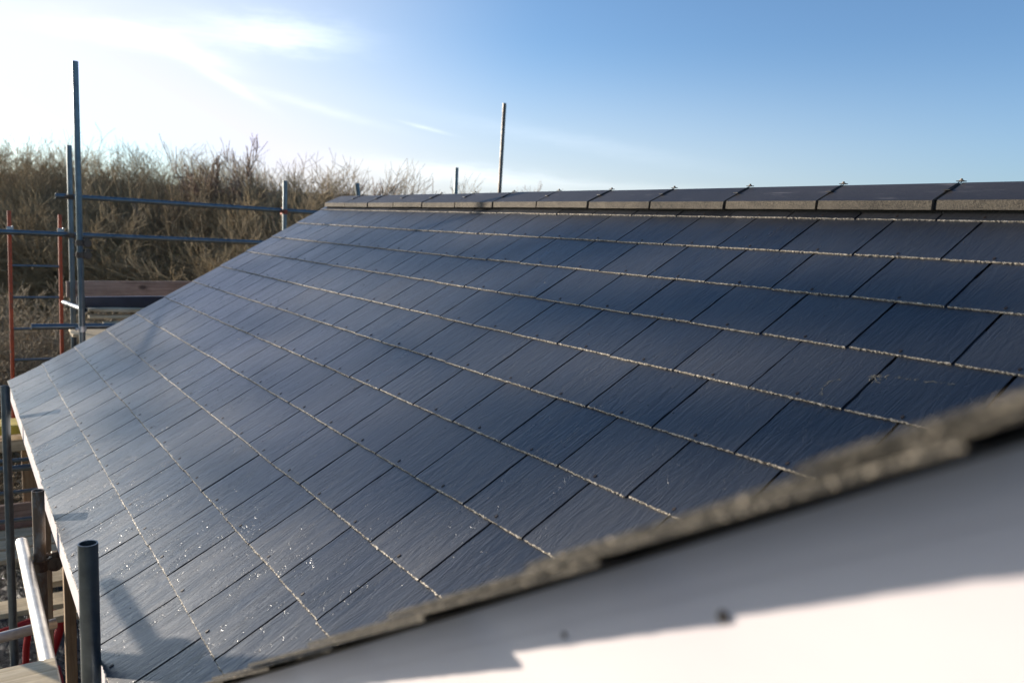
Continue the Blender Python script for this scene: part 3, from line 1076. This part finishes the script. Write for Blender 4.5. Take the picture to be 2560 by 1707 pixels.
# arching dry brambles to the left of the ladder
allS = []; tn = []
for i in range(900):
    azd = rng.uniform(0, 13); D = rng.uniform(12, 17)
    x, y = polar(azd, D)
    p = np.array([x, y, -2.7]); a_ = rng.uniform(0, 6.28)
    L_ = rng.uniform(1.2, 3.3) * (1.0 if azd < 8 else 0.7)
    d = np.array([math.cos(a_) * 0.5, math.sin(a_) * 0.5, 1.0])
    r_ = rng.uniform(0.006, 0.012)
    segs = []
    for s in range(10):
        d = d / np.linalg.norm(d)
        q = p + d * L_ / 6
        segs.append((*p, *q, r_ * (1 - s * 0.07), r_ * (1 - s * 0.07 - 0.07)))
        if s > 2 and rng.random() < 0.8:
            e = d + rng.normal(size=3) * 0.7
            e /= np.linalg.norm(e)
            q3 = q + e * rng.uniform(0.2, 0.5)
            segs.append((*q, *q3, r_ * 0.5, r_ * 0.25))
        p = q
        d = d + np.array([math.cos(a_) * 0.22, math.sin(a_) * 0.22, -0.26]) + rng.normal(size=3) * 0.08
        if p[2] < -2.6:
            break
    S1 = np.array(segs); allS.append(S1); tn.append(np.full(len(S1), rng.random()) * 0.6 + rng.random(len(S1)) * 0.4)
for i in range(20):
    azd = rng.uniform(0.5, 8.8); D = rng.uniform(11, 14.5)
    x, y = polar(azd, D)
    s_b = bushes[rng.integers(3)]
    P = place(s_b, x, y, rng.uniform(0, 6.28), 0.9, rng.uniform(2.3, 3.15) / s_b[:, 5].max())
    allS.append(P); tn.append(rng.random(len(P)))
S_ = np.concatenate(allS)
S_[:, 6:] = np.maximum(S_[:, 6:], 0.0032)
V_, F_ = prism(S_)
br = numpy_mesh("brambles", V_, F_, [BRAMBLE], tone=np.repeat(np.concatenate(tn), 3))
tag(br, "tangle of dry pale brambles beyond the red ladder", "brambles", kind="stuff")


def tree(azd, D, elev, label, seed, stems=1, levels=4, r0=0.06, twigs=(2, 5), spread=0.12, wid=1.0, upright=0.35, mat=BARK_RED, trunk_h=0.0, group=None):
    """one bare tree: trunk and crown"""
    if azd < 30:
        D = float(front(azd)) + 3.0 + (D - 22) * 0.4
    x, y = polar(azd, D)
    S = grow(3.0, stems, spread, levels, seed=seed, r0=r0, twigs=twigs, upright=upright)
    hgt = 1.29 + D * math.tan(R(elev)) + 2.7
    k = hgt / S[:, 5].max()
    root = empty("bare_tree", (x, y, -2.7))
    tag(root, label, "tree", group)
    S[:, :6] *= k
    for q in (0, 1, 3, 4):
        S[:, q] *= wid
    S[:, 6:] = np.maximum(S[:, 6:] * k * 0.6, 0.0075)
    big = S[:, 6] > r0 * k * 0.6 * 0.33
    for nm, msk in (("trunk", big), ("crown", ~big)):
        if msk.sum() == 0:
            continue
        V1, F1 = prism(S[msk], 5 if nm == "trunk" else 3)
        numpy_mesh(nm, V1, F1, [mat], tone=np.repeat(rng.random(msk.sum()), 5 if nm == "trunk" else 3), parent=root)
    return root


tree(17.3, 23, 5.35, "tall slender bare tree standing above the scrub, its fan of twigs highest of all", 11, 2, 4, 0.05, (3, 6), 0.07, 0.55)
tree(18.9, 23.5, 4.4, "bare tree leaning right beside the tallest bare tree", 15, 1, 4, 0.045, (3, 6), 0.15, 0.6)
tree(22.6, 22, 3.75, "twiggy bare tree rising left of the leaning pole stub by the ridge end", 21, 2, 4, 0.045, (2, 5), 0.15, 0.75)
tree(24.6, 22, 3.2, "low wide bare tree just right of the leaning pole stub", 25, 3, 4, 0.04, (2, 4), 0.25, 0.9)
tree(20.9, 24, 3.35, "pinkish bare tree just right of the short pole with the rusty coupler", 33, 4, 4, 0.04, (2, 5), 0.2, 0.9)
tree(36.1, 42, 3.45, "distant bare treetop just showing over the ridge right of the tall pole", 31, 3, 4, 0.04, (2, 5), 0.25, 0.6)
tree(37.9, 46, 2.95, "tiny tip of a far bare tree showing over the ridge tiles", 35, 2, 4, 0.04, (2, 4), 0.2, 0.5)
tree(3.3, 21, 3.75, "bare tree with forked twigs at the far left of the scrub", 41, 3, 4, 0.05, (2, 5), 0.3, 1.0, mat=BARK)
tree(5.4, 20.5, 3.65, "bare tree with crossing twigs just left of the shorter scaffold pole", 43, 4, 4, 0.05, (2, 5), 0.3, 1.0, mat=BARK)
tree(8.0, 20.5, 3.6, "bare tree with a round twiggy head just right of the tallest left pole", 47, 4, 4, 0.05, (2, 5), 0.3, 1.0, mat=BARK)
tree(10.6, 21, 3.2, "bare tree with open twigs second right of the tallest left pole", 53, 3, 4, 0.05, (2, 5), 0.3, 0.9, mat=BARK)
tree(13.6, 22, 3.7, "upright bare tree midway between the tallest left pole and the tall slender tree", 57, 3, 4, 0.045, (2, 5), 0.18, 0.8)
# trees outside the frame towards the sun: their branches and the leaf clumps added to them shade the roof


def sun_tree(dist, side, h, seed, label, **kw):
    """tree on the sun side, dist metres out from the roof and side metres off the sun line"""
    bx, by = 0.3, 1.2
    x = bx + sun_h.x * dist - sun_h.y * side
    y = by + sun_h.y * dist + sun_h.x * side
    S = grow(3.0, kw.get('stems', 2), 0.16, 4, seed=seed, r0=0.07, twigs=kw.get('twigs', (2, 4)), upright=0.3)
    k = h / S[:, 5].max()
    root = empty("bare_tree", (x, y, -2.7))
    tag(root, label, "tree")
    S[:, :6] *= k
    for q in (0, 1, 3, 4):
        S[:, q] *= kw.get('wid', 1)
    S[:, 6:] *= k * 0.7
    S[:, 6:] = np.maximum(S[:, 6:], 0.008)
    big = S[:, 6] > 0.05
    for nm, msk in (("trunk", big), ("crown", ~big)):
        if msk.sum():
            V1, F1 = prism(S[msk], 5)
            numpy_mesh(nm, V1, F1, [BARK], tone=np.repeat(rng.random(msk.sum()), 5), parent=root)
    root["side"] = float(side)
    return root


sun_trees = []
for i, (d_, s_, h_) in enumerate(((25, -3.5, 8.6), (27, -2.0, 9.4), (25, -0.3, 9.6))):
    sun_trees.append(sun_tree(d_, s_, h_, 200 + i * 3, ["tall bare ivy hung tree out beyond the eave side, farthest from the front gable",
                                       "tall bare ivy hung tree out beyond the eave side, with a forked crown",
                                       "tall bare ivy hung tree out beyond the eave side, nearest the front gable"][i], wid=0.3, twigs=(1, 3)))
SHADE_CLUMPS = [(1.70, 2.23, .16, .07), (2.00, 2.20, .18, .08), (2.2, 2.32, .15, .07), (1.45, 2.10, .14, .05), (1.5, 1.38, .15, .08), (1.22, 1.35, .16, .07),
       (1.15, 0.93, .12, .05), (1.30, 1.06, .14, .05), (0.38, 2.48, .22, .07), (0.71, 1.98, .2, .07), (-1.68, 1.36, .3, .06), (-1.08, 0.48, .2, .07),
       (2.03, 1.64, .14, .05), (0.35, 0.62, .18, .05), (-0.27, 1.07, .2, .06), (1.8, 2.72, .2, .04), (-0.9, 2.2, .3, .06), (-2.4, 0.6, .3, .07), (0.2, 1.5, .18, .06),
       (-2.6, 1.8, .3, .06), (2.6, 2.0, .14, .06), (0.75, 1.0, .13, .04), (-3.4, 1.15, .2, .07), (-2.8, 1.65, .25, .12), (-2.3, 2.0, .25, .12), (-1.85, 2.3, .25, .1)]
sperp = Vector((-sun_h.y, sun_h.x, 0))
for (ix, is_, ra, rb) in SHADE_CLUMPS:  # unseen leaf clumps added on the sun rays to cast soft roof shadows
    P0 = Vector((ix, is_ * cp, is_ * sp_))
    side = (P0 - Vector((0.3, 1.2, 0))).dot(sperp)
    tr = min(sun_trees, key=lambda t_: abs(t_["side"] - side))
    ctr = P0 + sun_dir * (25.0 + rng.normal() * 0.7)
    m_ = int(4400 * ra * 2)
    g = rng.normal(size=(m_, 3))
    # broad along the roof once projected, flat across
    e1 = np.array([1.0, 0, 0]); e1 = e1 - np.dot(e1, np.array(sun_dir)) * np.array(sun_dir); e1 /= np.linalg.norm(e1)
    e2 = np.cross(np.array(sun_dir), e1)
    cc = np.array(ctr) + g[:, :1] * e1 * ra * 0.62 + g[:, 1:2] * e2 * rb * 0.9 + g[:, 2:] * np.array(sun_dir) * 0.25
    da = rng.normal(size=(m_, 3)); da /= np.linalg.norm(da, axis=1, keepdims=True)
    db = np.cross(da, rng.normal(size=(m_, 3))); db /= np.linalg.norm(db, axis=1, keepdims=True)
    sz_ = rng.uniform(0.014, 0.026, m_)[:, None]
    Vq = np.stack([cc - da * sz_, cc - db * sz_ * 0.8, cc + da * sz_, cc + db * sz_ * 0.8], 1).reshape(-1, 3)
    o_ = numpy_mesh("ivy_clump", Vq - np.array(tr.location), np.arange(m_ * 4).reshape(-1, 4), [LEAF], tone=rng.random(m_), parent=tr)

# ------------------------------------------------------------------ scaffold
TR = 0.02415


def coupler(at, d1, d2, parent, mat=RUST, s=1.0):
    """double coupler: two clamped collars at right angles, with bolts"""
    at = Vector(at); d1 = Vector(d1).normalized(); d2 = Vector(d2).normalized()
    n1 = d1.cross(d2).normalized()
    mb = MB()
    for c, d in ((at, d1), (at + n1 * (2 * TR + 0.006), d2)):
        mb.tube(c - d * 0.024 * s, c + d * 0.024 * s, TR + 0.006, 18)
        mb.tube(c - d * 0.012, c + d * 0.012, TR + 0.0095, 18)
        o_ = d.cross(n1).normalized()
        for sg in (1,):
            e = c + o_ * sg * (TR + 0.014)
            mb.tube(e - n1 * 0.045, e + n1 * 0.040, 0.0055, 8)
            mb.tube(e - n1 * 0.036, e - n1 * 0.024, 0.011, 6)
            mb.box(tuple(e - Vector((0.013, 0.013, 0.013))), tuple(e + Vector((0.013, 0.013, 0.013))), bev=0.003)
    ob = mb.build("coupler", mat)
    ob.parent = parent
    ob.matrix_parent_inverse = parent.matrix_world.inverted() if parent.matrix_world != Matrix() else Matrix.Translation(-Vector(parent.location))
    return ob


def pole(p0, p1, label, mat=GALV, r=TR, couplers=(), name="scaffold_pole", group=None, band=None):
    """one scaffold tube, open at both ends; couplers: (t, direction of the tube it grips[, side])"""
    p0 = Vector(p0); p1 = Vector(p1)
    mb = MB()
    mb.tube(p0, p1, r, 28, wall=0.004)
    o = mb.build(name, mat, loc=p0)
    tag(o, label, "scaffold pole", group)
    d = (p1 - p0).normalized()
    for c in couplers:
        coupler(p0 + (p1 - p0) * c[0], d, c[1], o, *(c[2:] if len(c) > 2 else ()))
    return o


def tz(p0, p1, z):
    return (z - p0[2]) / (p1[2] - p0[2])


GZ = -2.69
# standards beside the eave
pole((1.000, -0.034, GZ), (0.990, -0.034, 0.372), "nearest dark steel pole with open end, standing against the white fascia", r=0.0262, couplers=((tz((0, 0, GZ), (0, 0, 0.372), -0.155), (1, 0, 0)),))
a0, a1 = (-0.40, -0.055, GZ), (-0.42, -0.055, 0.115)
pole(a0, a1, "mottled rusty scaffold pole cut off just above the eave, clamped to the pale tube", GALV_RUST, couplers=((tz(a0, a1, -0.215), (1, 0, 0)),))
pole((-2.40, -0.085, GZ), (-2.45, -0.075, 0.195), "dark scaffold pole at the far corner of the eave, left edge of the photo")
pole((-0.62, -0.110, -0.175), (2.6, -0.112, -0.150), "bright sunlit tube running along under the eave", GALV_BRIGHT)
# inner and outer far-gable scaffold
t0, t1 = (-4.17, 0.565, GZ), (-4.2, 0.562, 2.475)
pole(t0, t1, "tallest scaffold pole on the left, with double rusty coupler halfway up", couplers=((tz(t0, t1, 0.93), (1, 0, 0)), (tz(t0, t1, 1.03), (1, 0, 0)), (tz(t0, t1, 0.315), (0, 1, 0), GALV_BRIGHT)))
q0, q1 = (-5.60, 0.64, GZ), (-5.60, 0.655, 1.905)
pole(q0, q1, "shorter scaffold pole just left of the tallest one, two rails clamped to it", couplers=((tz(q0, q1, 1.418), (0, 1, 0)), (tz(q0, q1, 1.05), (0, 1, 0)), (tz(q0, q1, 0.38), (0, 1, 0))))
s0, s1 = (-5.60, 2.735, GZ), (-5.60, 2.76, 1.72)
pole(s0, s1, "short pole behind the roof verge with orange rusty coupler on the upper rail", couplers=((tz(s0, s1, 1.378), (0, 1, 0), m_steel("orange_rust", (0.35, 0.07, 0.03), 0.1, 0.2, 0.6)),))
pole((-4.55, 3.46, -0.4), (-4.62, 3.18, 1.70), "leaning stub of scaffold pole poking up behind the ridge end")
pole((-5.60, 4.92, GZ), (-5.60, 4.93, 2.03), "short thin pole showing over the ridge, left of the tall one")
pole((-5.60, 5.50, GZ), (-5.60, 5.60, 2.885), "tall thin pole rising over the middle of the ridge", GALV_RUST)
# guard rails of the far scaffold
pole((-5.655, 0.53, 1.424), (-5.655, 6.3, 1.345), "upper guard rail of the far scaffold, ending at the shorter pole")
pole((-5.655, -1.6, 1.085), (-5.655, 6.2, 0.985), "lower guard rail of the far scaffold, carrying the red ladder")
pole((-4.255, 0.20, 0.335), (-4.255, 3.2, 0.285), "transom clamped low on the tallest left pole, free end by the ladder", GALV)
pole((-5.45, 0.56, 0.415), (-4.22, 0.59, 0.470), "short end of tube between ladder and tallest left pole", GALV, r=0.022)
# outer guard rail on the eave side (out of the picture; its shadow lies on the slates)
u0, u1 = (-0.19, -0.672, GZ), (-0.20, -0.680, 1.55)
pole(u0, u1, "outer scaffold pole standing clear of the eave beside the platform", couplers=((tz(u0, u1, 0.372), (1, 0, 0)),))
pole((-0.885, -0.735, 0.345), (0.10, -0.725, 0.392), "outer guard rail running beside the eave, clamped to the outer pole")
# tubes of the lower lift, crossing below the eave
pole((-3.62, -1.5, -0.575), (-3.62, 0.40, -0.605), "upper thin cross tube below the far end of the eave", GALV, r=0.014)
pole((-3.58, -1.5, -0.635), (-3.58, 0.40, -0.655), "thicker cross tube below the far end of the eave", GALV)
pole((-3.6, -1.5, -0.825), (-3.6, 0.40, -0.845), "middle thin cross tube above the brown toe board", GALV, r=0.014)
pole((-3.6, -1.5, -1.05), (-3.6, 0.40, -1.065), "lowest cross tube in front of the brown toe board", GALV, r=0.016)
pole((-0.65, -0.3, -0.62), (-0.72, 0.02, -0.63), "stub of tube end on seen behind the pale tube", GALV_BRIGHT)

# ladder, red stiles and grey rungs
lad = empty("ladder", (-5.77, 0.36, GZ))
tag(lad, "narrow ladder with orange red stiles and grey rungs hung on the guard rail", "ladder")


def lpart(mb, nm, mat, par=None):
    ob = mb.build(nm, mat)
    ob.parent = par or lad
    if par is None:
        ob.matrix_parent_inverse = Matrix.Translation(-Vector(lad.location))
    return ob


for (yt, zt, yb) in ((0.152, 1.262, 0.10), (0.576, 1.245, 0.53)):
    mb = MB()
    mb.tube((-5.74, yt + (yb - yt) * 0.55, -0.92), (-5.77, yt, zt), 0.0175, 18, wall=0.003)
    st = lpart(mb, "stile", RED)
    mb = MB()
    mb.box((-5.715, yt - 0.030, 1.035), (-5.705, yt + 0.028, 1.115), bev=0.003)
    mb.tube((-5.76, yt + 0.018, 1.035), (-5.66, yt + 0.018, 1.035), 0.007, 8)
    mb.tube((-5.76, yt + 0.018, 1.115), (-5.66, yt + 0.018, 1.115), 0.007, 8)
    lpart(mb, "clamp", GALV_BRIGHT, st)
    bpy.context.view_layer.update()
    st.children[0].matrix_parent_inverse = st.matrix_world.inverted()
for i in range(13):
    z = 0.742 - i * 0.305
    if z < -0.85:
        break
    f = (1.25 - z) / 4.0
    mb = MB(); mb.tube((-5.765, 0.15 - 0.05 * f + 0.012, z), (-5.765, 0.575 - 0.046 * f - 0.012, z - 0.004), 0.0125, 12)
    lpart(mb, "rung", GALV)


def board(lo, hi, label, mat, cat="board", rotz=0.0, name="board", bev=0.003, group=None, rotx=0.0, roty=0.0):
    c = [(lo[i] + hi[i]) / 2 for i in range(3)]
    M = Matrix.Rotation(rotz, 4, 'Z') @ Matrix.Rotation(rotx, 4, 'X') @ Matrix.Rotation(roty, 4, 'Y')
    mb = MB()
    # sub-divide along the longest side and let it wander a little so edges are not ruler-straight
    ext = [hi[i] - lo[i] for i in range(3)]
    ax = ext.index(max(ext))
    n = max(2, int(ext[ax] / 0.18))
    o1, o2 = [i for i in range(3) if i != ax]
    vs = []
    for i in range(n + 1):
        w1, w2 = rng.normal() * 0.0012, rng.normal() * 0.0008
        b_ = bev if i in (0, n) else 0
        for (s1, s2, e1, e2) in ((-1, -1, 1, 0), (-1, -1, 0, 1), (-1, 1, 0, -1), (-1, 1, 1, 0), (1, 1, -1, 0), (1, 1, 0, -1), (1, -1, 0, 1), (1, -1, -1, 0)):
            p = [0, 0, 0]
            p[ax] = -ext[ax] / 2 + ext[ax] * i / n
            p[o1] = s1 * (ext[o1] / 2 - b_) + e1 * bev + w1
            p[o2] = s2 * (ext[o2] / 2 - b_) + e2 * bev + w2
            vs.append(M @ Vector(p))
    fs = []
    for i in range(n):
        for j in range(8):
            k = (j + 1) % 8
            fs.append((i * 8 + j, i * 8 + k, (i + 1) * 8 + k, (i + 1) * 8 + j))
    fs.append(tuple(range(8))[::-1]); fs.append(tuple(n * 8 + j for j in range(8)))
    ctr = Vector((0, 0, 0)); out = []
    for f in fs:
        q = [vs[i] for i in f]; m_ = sum(q, Vector()) / len(q)
        nr = (q[1] - q[0]).cross(q[3] - q[0]) if len(q) > 3 else Vector()
        axis_pt = (M @ Vector([m_.dot(M.to_3x3() @ Vector([1 if i == ax else 0 for i in range(3)])) if i == ax else 0 for i in range(3)])) if len(f) == 4 else ctr
        out.append(f if nr.dot(m_ - axis_pt) > 0 else f[::-1])
    mb.add(vs, out)
    o = mb.build(name, mat)
    o.location = c
    tag(o, label, cat, group)
    return o


# near platform beside the eave: boards lying across, first one shows in the corner
board((0.690, -1.35, -0.128), (0.914, -0.102, -0.090), "pale sawn scaffold board end in the bottom left corner, lying over the bright tube", WOOD_Y, name="scaffold_board")
for i in range(3):
    x0 = 0.918 + i * 0.228
    board((x0, -1.36 + rng.normal() * 0.02, -0.128), (x0 + 0.224, -0.104 + rng.normal() * 0.008, -0.090),
          ["scaffold board right behind the pale corner board", "scaffold board two places behind the pale corner board", "scaffold board three places behind the pale corner board"][i],
          WOOD_Y, name="scaffold_board", group="platform boards beside the eave")
# lower lift on the left
for i in range(6):
    y1 = -0.20 - i * 0.23
    board((-4.9 + rng.normal() * 0.02, y1 - 0.225, -1.638), (-1.0, y1, -1.60),
          ["lowest deck plank nearest the house wall", "second deck plank out from the house wall", "third deck plank out from the house wall",
           "fourth deck plank out from the house wall", "fifth deck plank out from the house wall", "outermost deck plank of the lower platform"][i],
          WOOD_X, name="deck_plank", group="planks of the lower platform")
for i, (x0, x1) in enumerate(((-4.85, -4.63), (-4.60, -4.38), (-4.33, -4.12), (-3.3, -3.07))):
    board((x0, -0.9, -1.597), (x1, 0.36, -1.560), ["loose cross plank against the brown toe board", "second loose cross plank from the brown toe board",
                                                  "third loose cross plank from the brown toe board", "loose cross plank by the rusty pole"][i], WOOD_Y, name="cross_plank", rotz=rng.normal() * 0.02,
          group="cross planks on the lower platform")
board((-5.03, -1.5, -1.60), (-4.99, 0.40, -1.375), "brown toe board standing on edge across the lower platform", WOOD_BROWN, name="toe_board")
# yellow edged boards
board((-4.75, -0.5, -0.60), (-4.45, 0.36, -0.52), "yellow plastic wrapped bundle end beside the far eave corner", YELLOW, cat="bundle", name="wrapped_bundle", bev=0.01)
board((-4.72, -1.2, -0.76), (-4.50, 0.27, -0.66), "yellowish timber beam under the yellow bundle", WOOD_Y, cat="beam", name="timber_beam", bev=0.006)
# wooden posts
board((-5.16, 0.145, GZ), (-5.09, 0.31, -0.78), "brown timber post with sunlit edge below the far eave", WOOD_Z, cat="post", name="timber_post", bev=0.004)
board((-1.55, 0.02, GZ), (-1.45, 0.07, -0.14), "square timber prop under the fascia left of the nearest pole", WOOD_Z, cat="post", name="timber_prop", bev=0.004)
board((-0.62, 0.045, GZ), (-0.56, 0.09, -0.14), "thin timber prop under the fascia right behind the nearest pole", WOOD_Z, cat="post", name="timber_prop", bev=0.004)
board((-3.15, 0.10, -1.30), (-2.75, 0.40, -1.25), "short offcut of timber under the eave beside the rusty pole", WOOD_Y, cat="offcut", name="timber_offcut", bev=0.004)
board((-2.62, 0.11, -1.45), (-2.50, 0.42, -1.40), "lower offcut of timber beneath the short one", WOOD_Y, cat="offcut", name="timber_offcut", bev=0.004)

# far platform: toe board, navy sheet, battens
board((-5.645, 0.600, 0.445), (-5.608, 3.4, 0.607), "dark brown toe board with knots behind the tallest left pole", WOOD_BROWN, name="toe_board")
board((-5.05, 0.62, 0.40), (-4.99, 1.43, 0.51), "dark blue plastic fascia length lying under the knotty toe board", NAVY, cat="fascia board", name="plastic_fascia")
for i in range(5):
    x0 = -5.55 + i * 0.228
    board((x0, 0.60 + rng.normal() * 0.02, 0.150), (x0 + 0.224, 4.6, 0.186),
          ["far platform board under the knotty toe board", "second far platform board in from the toe board", "third far platform board in from the toe board",
           "fourth far platform board in from the toe board", "innermost far platform board by the wall"][i], WOOD_Y, name="scaffold_board", group="far platform boards")
for i, (x0, y0, z0, L_, rz, rx) in enumerate(((-4.88, 0.685, 0.372, 1.6, 0.03, -0.035), (-4.86, 0.690, 0.328, 1.7, -0.01, -0.005), (-4.74, 0.79, 0.282, 1.5, 0.02, 0.0), (-4.80, 0.83, 0.245, 1.6, 0.0, 0.0))):
    board((x0, y0, z0), (x0 + 0.12, y0 + L_, z0 + 0.030), ["top roofing batten of the stack, warped and green ended", "second roofing batten down, green ended",
                                                       "third roofing batten down, set back to the right", "bottom roofing batten with a nail hole in its end"][i],
          WOOD_Y, cat="batten", name="batten", rotz=rz, rotx=rx, group="roofing battens stacked on the far platform")

# red plastic barrier on the ground below the eave
bar = empty("plastic_barrier", (-4.4, 0.15, GZ))
tag(bar, "red plastic barrier frame on the wet ground below the eave", "barrier")


def curve_tube(pts, r, seg=14):
    mb = MB()
    for a_, b_ in zip(pts, pts[1:]):
        mb.tube(a_, b_, r, seg)
    return mb


P_ = [(-4.0, -0.45, -2.20), (-4.0, 0.03, -2.10), (-4.0, 0.15, -2.07), (-4.0, 0.24, -2.04), (-4.0, 0.29, -2.045), (-4.0, 0.325, -2.09), (-4.0, 0.33, -2.15),
      (-4.0, 0.29, -2.29), (-4.0, 0.225, -2.47), (-4.0, 0.215, -2.66)]
mb = curve_tube(P_, 0.034)
ob = mb.build("barrier_frame", RED_PLASTIC, bar); ob.matrix_parent_inverse = Matrix.Translation(-Vector(bar.location))
mb = curve_tube([(-4.0, 0.10, -2.10), (-4.0, 0.07, -2.3), (-4.0, 0.05, -2.66)], 0.026)
ob = mb.build("bar", RED_PLASTIC, bar); ob.matrix_parent_inverse = Matrix.Translation(-Vector(bar.location))
mb = curve_tube([(-3.98, 0.22, -2.47), (-4.0, 0.05, -2.46), (-4.02, -0.45, -2.50)], 0.030)
ob = mb.build("bottom_rail", RED_PLASTIC, bar); ob.matrix_parent_inverse = Matrix.Translation(-Vector(bar.location))
mb = curve_tube([(-4.22, 0.30, -2.655), (-3.8, 0.30, -2.655)], 0.034)
ob = mb.build("foot", RED_PLASTIC, bar); ob.matrix_parent_inverse = Matrix.Translation(-Vector(bar.location))
